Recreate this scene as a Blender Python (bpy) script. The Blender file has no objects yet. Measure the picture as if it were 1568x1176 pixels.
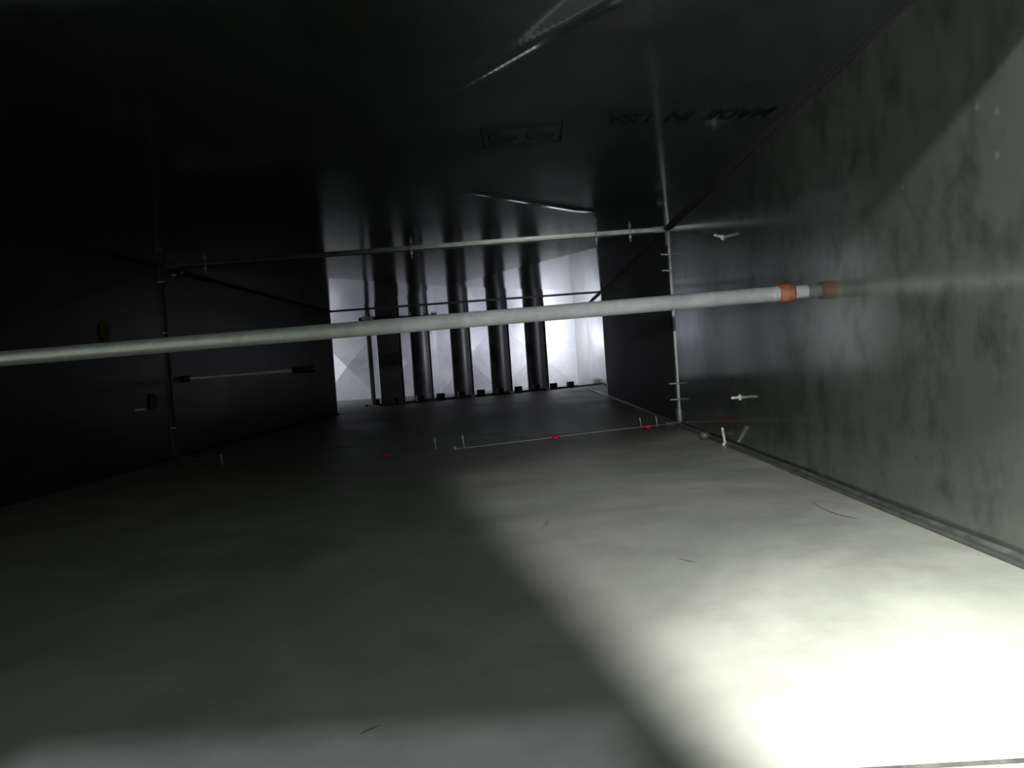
import bpy, bmesh, math, random
from mathutils import Matrix, Vector
random.seed(4)
S=bpy.context.scene
S.view_settings.view_transform='Standard'
XL,XR,H,CZ=-1.132,0.468,0.61,0.226
J0,J1,J2=0.385,2.32,4.35
YB=6.75; XE=-3.2; YBACK=-1.4

# ---------------------------------------------------------------- materials
def metal(name,c1,c2,metallic,r1,r2,scale=3.0,spots=0.0,bump=0.02,streak=(1,1,1),scol=(0.5,0.52,0.48,1),smudge=0.0,spotsize=.24,smscale=3.1):
    m=bpy.data.materials.new(name); m.use_nodes=True
    nt=m.node_tree; N=nt.nodes; L=nt.links
    b=N['Principled BSDF']
    tc=N.new('ShaderNodeTexCoord'); mp=N.new('ShaderNodeMapping'); mp.inputs['Scale'].default_value=streak
    L.new(tc.outputs['Object'],mp.inputs['Vector'])
    n1=N.new('ShaderNodeTexNoise'); n1.inputs['Scale'].default_value=scale; n1.inputs['Detail'].default_value=8; n1.inputs['Roughness'].default_value=.65
    n1.inputs['Distortion'].default_value=0.6
    L.new(mp.outputs[0],n1.inputs['Vector'])
    cr=N.new('ShaderNodeValToRGB'); cr.color_ramp.elements[0].position=.36; cr.color_ramp.elements[1].position=.64
    cr.color_ramp.elements[0].color=(*c1,1); cr.color_ramp.elements[1].color=(*c2,1)
    L.new(n1.outputs['Fac'],cr.inputs[0])
    col=cr.outputs[0]
    rr=N.new('ShaderNodeMapRange'); rr.inputs[3].default_value=r1; rr.inputs[4].default_value=r2
    rr.inputs[1].default_value=.3; rr.inputs[2].default_value=.7
    L.new(n1.outputs['Fac'],rr.inputs[0]); rough=rr.outputs[0]
    if smudge>0:
        ns=N.new('ShaderNodeTexNoise'); ns.inputs['Scale'].default_value=scale*smscale; ns.inputs['Detail'].default_value=9; ns.inputs['Roughness'].default_value=.65; ns.inputs['Distortion'].default_value=.15
        L.new(mp.outputs[0],ns.inputs['Vector'])
        ms=N.new('ShaderNodeMapRange'); ms.inputs[1].default_value=.48; ms.inputs[2].default_value=.68; ms.inputs[4].default_value=smudge
        L.new(ns.outputs['Fac'],ms.inputs[0])
        mx=N.new('ShaderNodeMix'); mx.data_type='RGBA'; L.new(ms.outputs[0],mx.inputs[0]); L.new(col,mx.inputs[6]); mx.inputs[7].default_value=tuple(x*.35 for x in c1)+(1,)
        col=mx.outputs[2]
    if spots>0:
        v=N.new('ShaderNodeTexVoronoi'); v.inputs['Scale'].default_value=34
        L.new(tc.outputs['Object'],v.inputs['Vector'])
        n2=N.new('ShaderNodeTexNoise'); n2.inputs['Scale'].default_value=7; L.new(tc.outputs['Object'],n2.inputs['Vector'])
        a=N.new('ShaderNodeMapRange'); a.inputs[1].default_value=.50; a.inputs[2].default_value=.75; a.inputs[3].default_value=0.0; a.inputs[4].default_value=spotsize
        L.new(n2.outputs['Fac'],a.inputs[0])
        lt=N.new('ShaderNodeMath'); lt.operation='SUBTRACT'; L.new(a.outputs[0],lt.inputs[0]); L.new(v.outputs['Distance'],lt.inputs[1])
        sm=N.new('ShaderNodeMapRange'); sm.inputs[1].default_value=0; sm.inputs[2].default_value=.05; sm.inputs[4].default_value=spots
        L.new(lt.outputs[0],sm.inputs[0])
        mx=N.new('ShaderNodeMix'); mx.data_type='RGBA'; L.new(sm.outputs[0],mx.inputs[0]); L.new(col,mx.inputs[6]); mx.inputs[7].default_value=scol
        col=mx.outputs[2]
    L.new(col,b.inputs['Base Color'])
    b.inputs['Metallic'].default_value=metallic
    L.new(rough,b.inputs['Roughness'])
    if bump>0:
        n3=N.new('ShaderNodeTexNoise'); n3.inputs['Scale'].default_value=2.2; n3.inputs['Detail'].default_value=3; L.new(tc.outputs['Object'],n3.inputs['Vector'])
        bp=N.new('ShaderNodeBump'); bp.inputs['Strength'].default_value=.4; bp.inputs['Distance'].default_value=bump
        L.new(n3.outputs['Fac'],bp.inputs['Height']); L.new(bp.outputs[0],b.inputs['Normal'])
    return m
def plain(name,c,metallic=0,rough=.5):
    return metal(name,tuple(x*.85 for x in c),tuple(min(1,x*1.15) for x in c),metallic,rough*.9,min(1,rough*1.1),scale=40,bump=0)

M_floor=metal('galvanised_floor_dusty',(.20,.208,.18),(.30,.305,.275),.15,.45,.62,scale=2.2,bump=.006,smudge=.28)
M_wallR=metal('galvanised_wall_stained',(.155,.178,.15),(.215,.24,.205),.80,.10,.16,scale=3,spots=.3,bump=.0004,streak=(1,1.1,.8),smudge=.6,smscale=6)
M_wallR2=metal('galvanised_wall_dimmed',(.018,.02,.019),(.035,.038,.036),.1,.6,.75,scale=3,spots=.2,bump=.001)  # shade put into colour: darkened and dulled to suppress mirrored elbow glow
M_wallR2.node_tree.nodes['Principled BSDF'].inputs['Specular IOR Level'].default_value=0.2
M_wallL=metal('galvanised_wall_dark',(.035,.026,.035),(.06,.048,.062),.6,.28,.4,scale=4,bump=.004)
M_ceil=metal('galvanised_ceiling',(.145,.168,.162),(.22,.252,.243),.90,.09,.13,scale=3,spots=.12,bump=.0012,spotsize=.17,smudge=.25,smscale=4)
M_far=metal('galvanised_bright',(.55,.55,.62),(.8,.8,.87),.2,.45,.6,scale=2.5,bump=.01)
M_vane=metal('vane_steel',(.03,.03,.034),(.055,.055,.062),.5,.3,.42,scale=6,bump=0)
M_seam=metal('seam_steel',(.11,.12,.11),(.21,.22,.20),.8,.28,.4,scale=20,bump=0)
M_blade=metal('blade_steel_grey',(.06,.06,.066),(.10,.10,.11),.5,.4,.5,scale=10,bump=0)
M_seal=metal('duct_sealant',(.03,.032,.03),(.07,.073,.068),.0,.35,.6,scale=30,bump=.002)
M_darkseal=plain('duct_sealant_dark',(.012,.011,.012),0,.7)
M_rod=metal('emt_conduit',(.66,.68,.70),(.82,.84,.86),.6,.34,.44,scale=30,bump=0)
M_rust=metal('rusty_collar',(.11,.035,.014),(.22,.085,.04),.1,.6,.8,scale=60,bump=0)
M_red=plain('red_sealant',(.40,.02,.05),0,.35)
M_black=plain('black_rubber',(.015,.015,.015),0,.5)
M_ink=plain('stencil_ink',(.010,.011,.011),0,1.0)
M_ink.node_tree.nodes['Principled BSDF'].inputs['Specular IOR Level'].default_value=0.0
M_scuff=plain('scuff_dark',(.16,.165,.145),0.1,.6)
M_white=plain('nylon_pin',(.5,.5,.48),.2,.35)
M_yel=plain('yellow_reflection',(.06,.05,.011),0,.8)  # colour of a yellow reflection, painted on
M_brass=plain('brass_bolt',(.5,.33,.15),.8,.35)

# ---------------------------------------------------------------- helpers
def obj(name,bm,mats,smooth=False,parent=None):
    me=bpy.data.meshes.new(name); bm.to_mesh(me); bm.free()
    if not isinstance(mats,(list,tuple)): mats=[mats]
    for m in mats: me.materials.append(m)
    if smooth:
        for p in me.polygons: p.use_smooth=True
    o=bpy.data.objects.new(name,me); S.collection.objects.link(o)
    if parent: o.parent=parent
    return o
def quad(bm,a,b,c,d,mi=0):
    f=bm.faces.new([bm.verts.new(p) for p in (a,b,c,d)]); f.material_index=mi
def xpanel(bm,a,b,c,d,off,mi=0):
    a,b,c,d=map(Vector,(a,b,c,d)); m=(a+b+c+d)/4+Vector(off)
    vs=[bm.verts.new(p) for p in (a,b,c,d,m)]
    for i in range(4):
        f=bm.faces.new((vs[i],vs[(i+1)%4],vs[4])); f.material_index=mi
def box(bm,x0,x1,y0,y1,z0,z1,mi=0,rot=None,org=None):
    vs=[]
    for x in (x0,x1):
        for y in (y0,y1):
            for z in (z0,z1):
                p=Vector((x,y,z))
                if rot is not None: p=rot@p
                if org is not None: p=p+Vector(org)
                vs.append(bm.verts.new(p))
    for f in ((0,1,3,2),(4,6,7,5),(0,4,5,1),(2,3,7,6),(0,2,6,4),(1,5,7,3)):
        bm.faces.new([vs[i] for i in f]).material_index=mi
def tube(bm,path,r,n=16,mi=0,cap=True):
    path=[Vector(p) for p in path]; rs=r if isinstance(r,(list,tuple)) else [r]*len(path)
    rings=[]
    for i,p in enumerate(path):
        t=(path[min(i+1,len(path)-1)]-path[max(i-1,0)]).normalized()
        u=t.cross(Vector((0,0,1))); 
        if u.length<.1: u=t.cross(Vector((0,1,0)))
        u.normalize(); w=t.cross(u)
        rings.append([bm.verts.new(p+(u*math.cos(2*math.pi*k/n)+w*math.sin(2*math.pi*k/n))*rs[i]) for k in range(n)])
    for a,b in zip(rings,rings[1:]):
        for k in range(n):
            f=bm.faces.new((a[k],a[(k+1)%n],b[(k+1)%n],b[k])); f.material_index=mi; f.smooth=True
    if cap:
        bm.faces.new(rings[0]).material_index=mi; bm.faces.new(rings[-1]).material_index=mi
def blob(bm,c,r,mi=0,sz=(1,1,1)):
    g=bmesh.ops.create_icosphere(bm,subdivisions=2,radius=r)
    for v in g['verts']:
        v.co=Vector((v.co.x*sz[0],v.co.y*sz[1],v.co.z*sz[2]))*(1+random.uniform(-.08,.08))+Vector(c)
        for f in v.link_faces: f.material_index=mi; f.smooth=True

# ---------------------------------------------------------------- shell
secs=[(YBACK,J0),(J0,J1),(J1,J2)]
bm=bmesh.new()
for a,b in secs: xpanel(bm,(XL,a,0),(XR,a,0),(XR,b,0),(XL,b,0),(0,0,.006))
quad(bm,(XL,J2,0),(XR,J2,0),(XR,YB,0),(XL,YB,0)); quad(bm,(XE,J2,0),(XL,J2,0),(XL,YB,0),(XE,YB,0))
obj('floor',bm,M_floor)

def pyr(x,y):
    xc,yc=(XL+XR)/2,(J0+J1)/2
    return max(0,1-max(abs(x-xc)/((XR-XL)/2),abs(y-yc)/((J1-J0)/2)))
def ridge(x,y,A,B,h,w0,w1):
    A=Vector(A);B=Vector(B);d=B-A;L_=d.length;d=d/L_; p=Vector((x,y))-A
    t=p.dot(d)/L_; s=p.x*d.y-p.y*d.x
    w=w0+(w1-w0)*min(max(t,0),1)
    fade=1
    if t<0: fade=max(0,1+t/.3)
    if t>1: fade=max(0,1-(t-1)/.3)
    fade=fade*fade*(3-2*fade)
    return h*math.exp(-(s/w)**2)*fade*(.5+.5*min(max(t,0),1))
def cz(x,y):
    return H-.010*pyr(x,y)-ridge(x,y,(-.04,.97),(.13,.76),.0085,.010,.020)-ridge(x,y,(-.06,1.64),(.15,1.88),.0035,.010,.014)
bm=bmesh.new()
for a,b in (secs[0],secs[2]): xpanel(bm,(XL,a,H),(XL,b,H),(XR,b,H),(XR,a,H),(0,0,-.012))
quad(bm,(XL,J2,H),(XL,YB,H),(XR,YB,H),(XR,J2,H)); quad(bm,(XE,J2,H),(XE,YB,H),(XL,YB,H),(XL,J2,H))
nx,ny=200,242
g=[[bm.verts.new((XL+(XR-XL)*i/nx,J0+(J1-J0)*j/ny,cz(XL+(XR-XL)*i/nx,J0+(J1-J0)*j/ny))) for j in range(ny+1)] for i in range(nx+1)]
for i in range(nx):
    for j in range(ny):
        f=bm.faces.new((g[i][j],g[i][j+1],g[i+1][j+1],g[i+1][j])); f.smooth=True
obj('ceiling',bm,M_ceil)
bm=bmesh.new()
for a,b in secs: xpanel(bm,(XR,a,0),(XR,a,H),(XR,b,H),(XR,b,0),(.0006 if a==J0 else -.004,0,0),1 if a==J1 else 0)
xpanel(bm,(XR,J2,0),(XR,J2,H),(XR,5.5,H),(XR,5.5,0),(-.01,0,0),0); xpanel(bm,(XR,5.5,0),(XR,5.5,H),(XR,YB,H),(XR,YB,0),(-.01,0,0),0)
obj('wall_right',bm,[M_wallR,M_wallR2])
bm=bmesh.new()
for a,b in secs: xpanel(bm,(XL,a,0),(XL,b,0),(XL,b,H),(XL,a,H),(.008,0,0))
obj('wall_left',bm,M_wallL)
bm=bmesh.new()
xs=[XE,-2.5,-1.9,-1.35,-.8,-.25,XR]
for i in range(len(xs)-1): xpanel(bm,(xs[i],YB,0),(xs[i+1],YB,0),(xs[i+1],YB,H),(xs[i],YB,H),(0,-.06,0))
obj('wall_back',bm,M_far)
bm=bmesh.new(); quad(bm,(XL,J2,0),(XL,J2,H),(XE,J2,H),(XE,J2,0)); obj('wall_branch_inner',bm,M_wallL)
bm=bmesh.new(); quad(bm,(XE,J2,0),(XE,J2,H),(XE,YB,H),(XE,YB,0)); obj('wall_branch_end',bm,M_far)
bm=bmesh.new(); quad(bm,(XL,YBACK,0),(XL,YBACK,H),(XR,YBACK,H),(XR,YBACK,0)); obj('wall_front',bm,M_wallL)

# ---------------------------------------------------------------- transverse joints (flange frames)
def joint(name,y,detail,far=False):
    bm=bmesh.new()
    w=.005; t=.0035
    for yy in ((y,) if far else (y-.011,y+.011)):
        box(bm,XL,XR,yy-w/2,yy+w/2,H-t-.003,H,1 if far else 0)
        box(bm,XR-t,XR,yy-w/2,yy+w/2,0,H,0)
        box(bm,XL,XL+t,yy-w/2,yy+w/2,0,H,0)
    box(bm,XL,XR,y-.0015,y+.0015,0,.0010,1)
    if not far:
        tube(bm,[(XL+.01,y,H-.003),(XR-.01,y,H-.003)],.004,8,1)
        tube(bm,[(XR-.003,y,.01),(XR-.003,y,H-.01)],.004,8,1)
        tube(bm,[(XL+.003,y,.01),(XL+.003,y,H-.01)],.006,8,1)
        for cx,sx in ((XL,1),(XR,-1)):
            for cz_,sz in ((0,1),(H,-1)):
                x0,x1=sorted((cx,cx+sx*.045)); z0,z1=sorted((cz_,cz_+sz*.010)); box(bm,x0,x1,y-.012,y+.012,z0,z1,1)
                x0,x1=sorted((cx,cx+sx*.008)); z0,z1=sorted((cz_,cz_+sz*.05)); box(bm,x0,x1,y-.012,y+.012,z0,z1,1)
    if detail:
        for x in (-.98,-.33,.245,.35):
            tube(bm,[(x,y-.016,H+0),(x,y-.018,H-.033)],.0018,8,2)
            blob(bm,(x,y-.018,H-.018),.005,2)
        for z in (.08,.13,.48,.53):
            tube(bm,[(XR,y-.018,z),(XR-.028,y-.022,z+.001)],.0024,8,2)
        for z in (.10,.40,.56): tube(bm,[(XL,y-.02,z),(XL+.02,y-.022,z)],.002,8,2)
        blob(bm,(XL+.045,y-.015,H-.03),.009,3,(1.4,.8,.8)); blob(bm,(XL+.075,y-.015,H-.026),.006,3)
    obj(name,bm,[M_seam,M_seal,M_white,M_brass])
joint('duct_flange_joint',J1,True)
joint('duct_flange_joint',J2-.02,False,True)
joint('duct_flange_joint',J0,False)

def seam(name,x,z,r,y0,y1,ma,mb):
    bm=bmesh.new(); n=60; p=[]
    for i in range(n+1):
        y=y0+(y1-y0)*i/n
        p.append((x+random.uniform(-.0012,.0012),y,z+random.uniform(-.0012,.0012)))
    tube(bm,p,r,10,0)
    s=1 if x<0 else -1
    x0,x1=sorted((x-s*.006,x+s*.009)); 
    box(bm,x0,x1,y0,y1,z-(.004 if z<.3 else -.001),z+(.001 if z<.3 else .004),1)
    obj(name,bm,[ma,mb])
seam('trim_1',XR-.007,.005,.0042,YBACK,5.9,M_seal,M_seam)
seam('trim_2',XR-.004,H-.004,.002,YBACK,5.9,M_darkseal,M_darkseal)
seam('trim_3',XL+.006,.005,.004,YBACK,J2,M_darkseal,M_darkseal)
seam('trim_4',XL+.004,H-.004,.002,YBACK,J2,M_darkseal,M_darkseal)

# ---------------------------------------------------------------- tie rod
RY,RZ=1.225,.311
RZL=.292
def rz(x): return RZ+(RZL-RZ)*(XR-x)/(XR-XL)
P=lambda x:(x,RY,rz(x))
bm=bmesh.new()
tube(bm,[P(XL+.02),P(XR-.050)],.0128,32,0)
tube(bm,[P(XR-.046),P(XR-.043),P(XR-.025),P(XR-.021)],[.0138,.0153,.0153,.0142],28,1)
tube(bm,[P(XR-.055),P(XR-.044)],[.0133,.0133],28,0)
tube(bm,[P(XR-.023),P(XR+.003)],[.0110,.0115],28,0)
tube(bm,[P(XL+.05),P(XL+.025)],.0158,28,1)
tube(bm,[P(XL+.026),P(XL+.008),P(XL)],[.008,.010,.016],28,2)
obj('tie_rod_conduit',bm,[M_rod,M_rust,M_seam])

bm=bmesh.new()
py=2.43
tube(bm,[(XL+.004,py,.253),(XL+.375,py,.256)],.0062,20,0)
tube(bm,[(XL+.36,py,.256),(XL+.365,py,.256),(XL+.43,py,.2565),(XL+.44,py,.2565)],[.008,.0115,.0115,.009],20,1)
tube(bm,[(XL,py,.253),(XL+.012,py,.253),(XL+.018,py,.253)],[.011,.011,.009],20,1)
obj('sensor_probe_rod',bm,[M_rod,M_black])

# ---------------------------------------------------------------- turning vanes
VA=bpy.data.objects.new('turning_vane_assembly',None); S.collection.objects.link(VA)
def rowd(x): return 5.784+.675*x
R=.165
def vane(x0,i):
    y0=rowd(x0); bm=bmesh.new(); n=14; t=.006
    o=[];i_=[]
    for k in range(n+1):
        a=math.pi/2*k/n
        for lst,r in ((o,R),(i_,R-t)):
            x=x0-R+r*math.cos(a); y=y0+r*math.sin(a)
            lst.append((bm.verts.new((x,y,.004)),bm.verts.new((x,y,H-.004))))
    for k in range(n):
        for lst in (o,i_):
            f=bm.faces.new((lst[k][0],lst[k+1][0],lst[k+1][1],lst[k][1])); f.smooth=True
    for k in (0,n): bm.faces.new((o[k][0],o[k][1],i_[k][1],i_[k][0]))
    tube(bm,[(x0-.002,y0,.004),(x0-.002,y0,H-.004)],.006,8,0)
    for z0,z1 in ((0,.02),(H-.02,H)):
        box(bm,x0-.10,x0-.055,y0+.10,y0+.145,z0,z1,0)
        box(bm,x0-.03,x0+.012,y0-.01,y0+.03,z0,z1,0)
    obj('vane_blade_%d'%i,bm,M_vane,parent=VA)
for i,x in enumerate((-.682,-.402,-.117,.172)): vane(x,i+1)
bm=bmesh.new()
ang=math.atan(.675); rot=Matrix.Rotation(ang,3,'Z'); org=(XL,rowd(XL)+.06,0); Ln=1.6/math.cos(ang)-.03
for z0,z1 in ((0,.012),(H-.012,H)):
    box(bm,0.02,Ln,-.05,-.035,z0,z1,0,rot,org); box(bm,0.02,Ln,.035,.05,z0,z1,0,rot,org)
k=.04
while k<Ln-.05:
    box(bm,k,k+.05,-.055,-.02,0,.05,0,rot,org); box(bm,k,k+.03,-.055,-.02,H-.03,H,0,rot,org); k+=.17
obj('rail',bm,M_vane,parent=VA)
bm=bmesh.new()
box(bm,-1.03,-.865,rowd(-.95)+.02,rowd(-.95)+.03,.004,H-.004,0)
tube(bm,[(-.868,rowd(-.95)+.02,.004),(-.868,rowd(-.95)+.02,H-.004)],.007,8,0)
obj('flat_blade',bm,M_blade,parent=VA)
bm=bmesh.new()
tube(bm,[(-1.06,rowd(-1.06)-.02,0),(-1.06,rowd(-1.06)-.02,H)],.016,16,0)
box(bm,-1.10,-1.02,rowd(-1.06)-.04,rowd(-1.06)+.0,0,.01,0); box(bm,-1.10,-1.02,rowd(-1.06)-.04,rowd(-1.06)+.0,H-.01,H,0)
obj('support_post',bm,M_rod,parent=VA)

# ---------------------------------------------------------------- small things
bm=bmesh.new()
tube(bm,[(-.21,2.02,.004),(.0,2.07,.009),(.18,2.16,.01),(XR-.01,2.25,.012)],.0012,8,0)
tube(bm,[(-.21,2.02,.0),(-.21,2.02,.012)],.004,8,0)
for p in ((.07,2.10,.009),(.35,2.20,.012)): blob(bm,p,.009,1,(1.3,1,.8))
obj('tension_wire',bm,[M_rod,M_red])
def dab(x,y):
    bm=bmesh.new(); blob(bm,(x,y,.004),.008,0,(1.6,1,.5)); obj('red_sealant_dab',bm,M_red)
dab(-.39,1.98); dab(-.97,2.1)
def nail(p,q,r=.002):
    bm=bmesh.new(); p=Vector(p);q=Vector(q); d=(q-p)
    tube(bm,[p,p+d*.9,q],[r,r,r*.9],8,0); tube(bm,[p-d*.02,p+d*.08],r*2.2,10,0)
    obj('insulation_pin',bm,M_white)
for x,y in ((-.27,2.08),(-.19,2.08),(.345,2.3),(.395,2.3),(-.86,2.03)): nail((x,y,0),(x-.003,y,.034),.0013)
nail((.455,1.74,.0),(.44,1.70,.045),.003)
for y,z in ((1.70,.480),(1.64,.117)): nail((XR+.002,y,z),(XR-.026,y-.03,z+.002),.003)
nail((XL-.002,2.1,.17),(XL+.03,2.1,.17),.003)
bm=bmesh.new(); blob(bm,(XR-.03,1.87,.012),.014,0,(1,1,.8)); obj('sealant_lump',bm,M_seal)
for y,z in ((1.97,.39),(2.2,.19)):
    bm=bmesh.new(); blob(bm,(XL+.006,y,z),.022,0,(.15,1,1.2)); obj('yellow_reflection_patch',bm,M_yel)  # yellow reflections on the left wall, painted as flat blobs
bm=bmesh.new()
def pyrf(x,y): return .006*pyr(x,y)
for pts,w in (([(0.005,.98),(.012,1.0),(.014,1.02),(.020,1.05)],.0028),([(.405,.93),(.392,.96),(.388,1.0),(.392,1.05)],.004),
              ([(.15,.80),(.158,.79),(.165,.78)],.0026),([(.24,1.2),(.26,1.206),(.28,1.22)],.0022),([(-.12,.455),(-.117,.46),(-.11,.465)],.003)):
    n_=len(pts)
    for k,(p,q) in enumerate(zip(pts,pts[1:])):
        d=(Vector(q)-Vector(p)).normalized(); n=Vector((-d.y,d.x))*w/2
        wa=math.sin(math.pi*(k+.15)/(n_-.7)); wb=math.sin(math.pi*(k+1.15)/(n_-.7)); wb=max(wb,.15)
        c=[Vector(p)+n*wa,Vector(q)+n*wb,Vector(q)-n*wb,Vector(p)-n*wa]
        bm.faces.new([bm.verts.new((v.x,v.y,pyrf(v.x,v.y)+.0008)) for v in c])
obj('floor_scuff_marks',bm,M_scuff)

cu=bpy.data.curves.new('t','FONT'); cu.body='MADE  IN  USA'; cu.size=.066; cu.align_x='CENTER'; cu.align_y='CENTER'; cu.extrude=.0003; cu.offset=.0010
to=bpy.data.objects.new('t',cu); S.collection.objects.link(to); bpy.context.view_layer.update()
me=bpy.data.meshes.new_from_object(to.evaluated_get(bpy.context.evaluated_depsgraph_get()))
bpy.data.objects.remove(to)
xsv=[v.co.x for v in me.vertices]; sc=.28/(max(xsv)-min(xsv))
me.transform(Matrix.Diagonal((sc,1.0,1,1)))
st=bpy.data.objects.new('ceiling_stencil_text',me); me.materials.append(M_ink); S.collection.objects.link(st)
a,b_=Vector((.155,1.19,cz(.155,1.19)-.0012)),Vector((.435,1.23,cz(.435,1.23)-.0012))
ex=(a-b_).normalized()
ez=Vector((0,0,-1)); ez=(ez-ex*ez.dot(ex)).normalized(); ey=ez.cross(ex)
st.matrix_world=Matrix.Translation((a+b_)/2)@Matrix((ex,ey,ez)).transposed().to_4x4()
bm=bmesh.new()
def frame(x0,x1,y0,y1,w):
    box(bm,x0,x1,y0,y0+w,0,.0006); box(bm,x0,x1,y1-w,y1,0,.0006); box(bm,x0,x0+w,y0,y1,0,.0006); box(bm,x1-w,x1,y0,y1,0,.0006)
frame(-.067,.067,-.05,.05,.0026)
for cx_ in (-.033,.03):
    tube(bm,[(cx_+.023*math.cos(t_*.5),.025*math.sin(t_*.5),.0003) for t_ in range(0,10)],.0010,6,0)
    box(bm,cx_-.012,cx_+.012,-.0015,.0015,0,.0006)
o=obj('ceiling_makers_stamp',bm,M_ink); o.location=(.02,1.24,cz(.02,1.24)-.002); o.rotation_euler=(0,math.atan(-.010/.8),0)

# ---------------------------------------------------------------- lamps
def light(name,kind,loc,energy,color=(1,1,1),target=None,radius=.01,**k):
    l=bpy.data.lights.new(name,kind); l.energy=energy; l.color=color
    if kind!='AREA': l.shadow_soft_size=radius
    for a_,v_ in k.items(): setattr(l,a_,v_)
    o=bpy.data.objects.new(name,l); S.collection.objects.link(o); o.location=loc
    if target is not None: o.rotation_euler=(Vector(target)-Vector(loc)).to_track_quat('-Z','Y').to_euler()
    return o
LX,LY,LZ=.05,.05,.563
bm=bmesh.new(); zp=.54
ax,ay=.0405,.1100
yf=.30; xf=ax+(yf-ay)/.96
bm.faces.new([bm.verts.new((x,y,zp)) for x,y in [(ax,ay),(xf,yf),(-.15,yf),(-.15,-.15),(.108,-.15)]])
quad(bm,(-.15,-.15,zp),(-.15,yf,zp),(-.15,yf,H-.01),(-.15,-.15,H-.01))
quad(bm,(-.15,yf,zp),(xf,yf,zp),(xf,yf,H-.01),(-.15,yf,H-.01))
quad(bm,(-.15,-.15,zp),(.108,-.15,zp),(.108,-.15,H-.01),(-.15,-.15,H-.01))
obj('spot_blocker_hood',bm,M_black)  # unseen notched hood, added to shape the shadow edge on floor and wall
light('hooded_spot','SPOT',(LX,LY,LZ),56,(1,1,.95),(.45,.45,.12),.0018,spot_size=math.radians(138),spot_blend=1)  # stands for a flashlight held high near the camera
light('hooded_spot_beam','SPOT',(LX,LY,LZ),135,(1,1,.96),(.33,.40,0),.0018,spot_size=math.radians(54),spot_blend=1)  # narrow spot added at the same point for the floor hotspot
bm=bmesh.new()
x0,x1,y0,y1=-.33,-.17,-.18,-.02; hx0,hx1,hy0,hy1=-.254,-.2365,-.115,-.0742; z=.477
quad(bm,(x0,y0,z),(hx0,y0,z),(hx0,y1,z),(x0,y1,z)); quad(bm,(hx1,y0,z),(x1,y0,z),(x1,y1,z),(hx1,y1,z))
quad(bm,(hx0,y0,z),(hx1,y0,z),(hx1,hy0,z),(hx0,hy0,z)); quad(bm,(hx0,hy1,z),(hx1,hy1,z),(hx1,y1,z),(hx0,y1,z))
for p,q in (((x0,y0),(x1,y0)),((x1,y0),(x1,y1)),((x1,y1),(x0,y1)),((x0,y1),(x0,y0))):
    quad(bm,(*p,z),(*q,z),(*q,H-.01),(*p,H-.01))
obj('spot_blocker_hood',bm,M_black)  # unseen hood, added to cut the bluish light to a floor rectangle
light('hooded_spot','SPOT',(-.25,-.1,.5),14.0,(.78,.80,1),(-.2,.3,0),.0008,spot_size=math.radians(140),spot_blend=.6)  # added bluish spot for the pale floor patch at lower left
light('phone_torch','SPOT',(.08,-.03,.30),60.0,(.97,.99,1),(.36,1.225,.35),.006,spot_size=math.radians(62),spot_blend=1)
light('left_floor_fill','SPOT',(-.08,-.12,.42),5.5,(.95,1,.9),(-.35,1.3,0),.03,spot_size=math.radians(100),spot_blend=1)  # added fill spot, lifts the dim left floor
light('branch_fill_light','AREA',(-2.6,5.6,.4),9,(.93,.93,1),(-1.7,6.75,.3),size=.3)  # added unseen area light, brightens the back wall around the corner
light('elbow_fill_light','AREA',(.15,6.30,.52),4.2,(.93,.94,1),(.28,6.75,.25),size=.15)  # added unseen area light behind the vanes, whitens the right gap
light('elbow_fill_light','AREA',(-.55,6.28,.54),1.2,(.9,.91,1),(-.55,6.75,.25),size=.15)  # weaker added area light, unseen, for the left vane gaps

w=bpy.data.worlds.new('w'); S.world=w; w.use_nodes=True
w.node_tree.nodes['Background'].inputs[0].default_value=(.02,.02,.025,1); w.node_tree.nodes['Background'].inputs[1].default_value=.1

# ---------------------------------------------------------------- camera
cd=bpy.data.cameras.new('camera'); cam=bpy.data.objects.new('camera',cd); S.collection.objects.link(cam)
cd.sensor_width=36; cd.lens=1130/1568*36; cd.clip_start=.01
f=Vector((21,32,-1130)).normalized()
sr=math.radians(4.0)
up=Vector((-math.sin(sr),math.cos(sr),0)); up=(up-f*up.dot(f)).normalized()
rt=f.cross(up)
M=Matrix((rt,f,up)).to_4x4()
cam.matrix_world=Matrix.Translation((0,0,CZ))@M
S.camera=cam
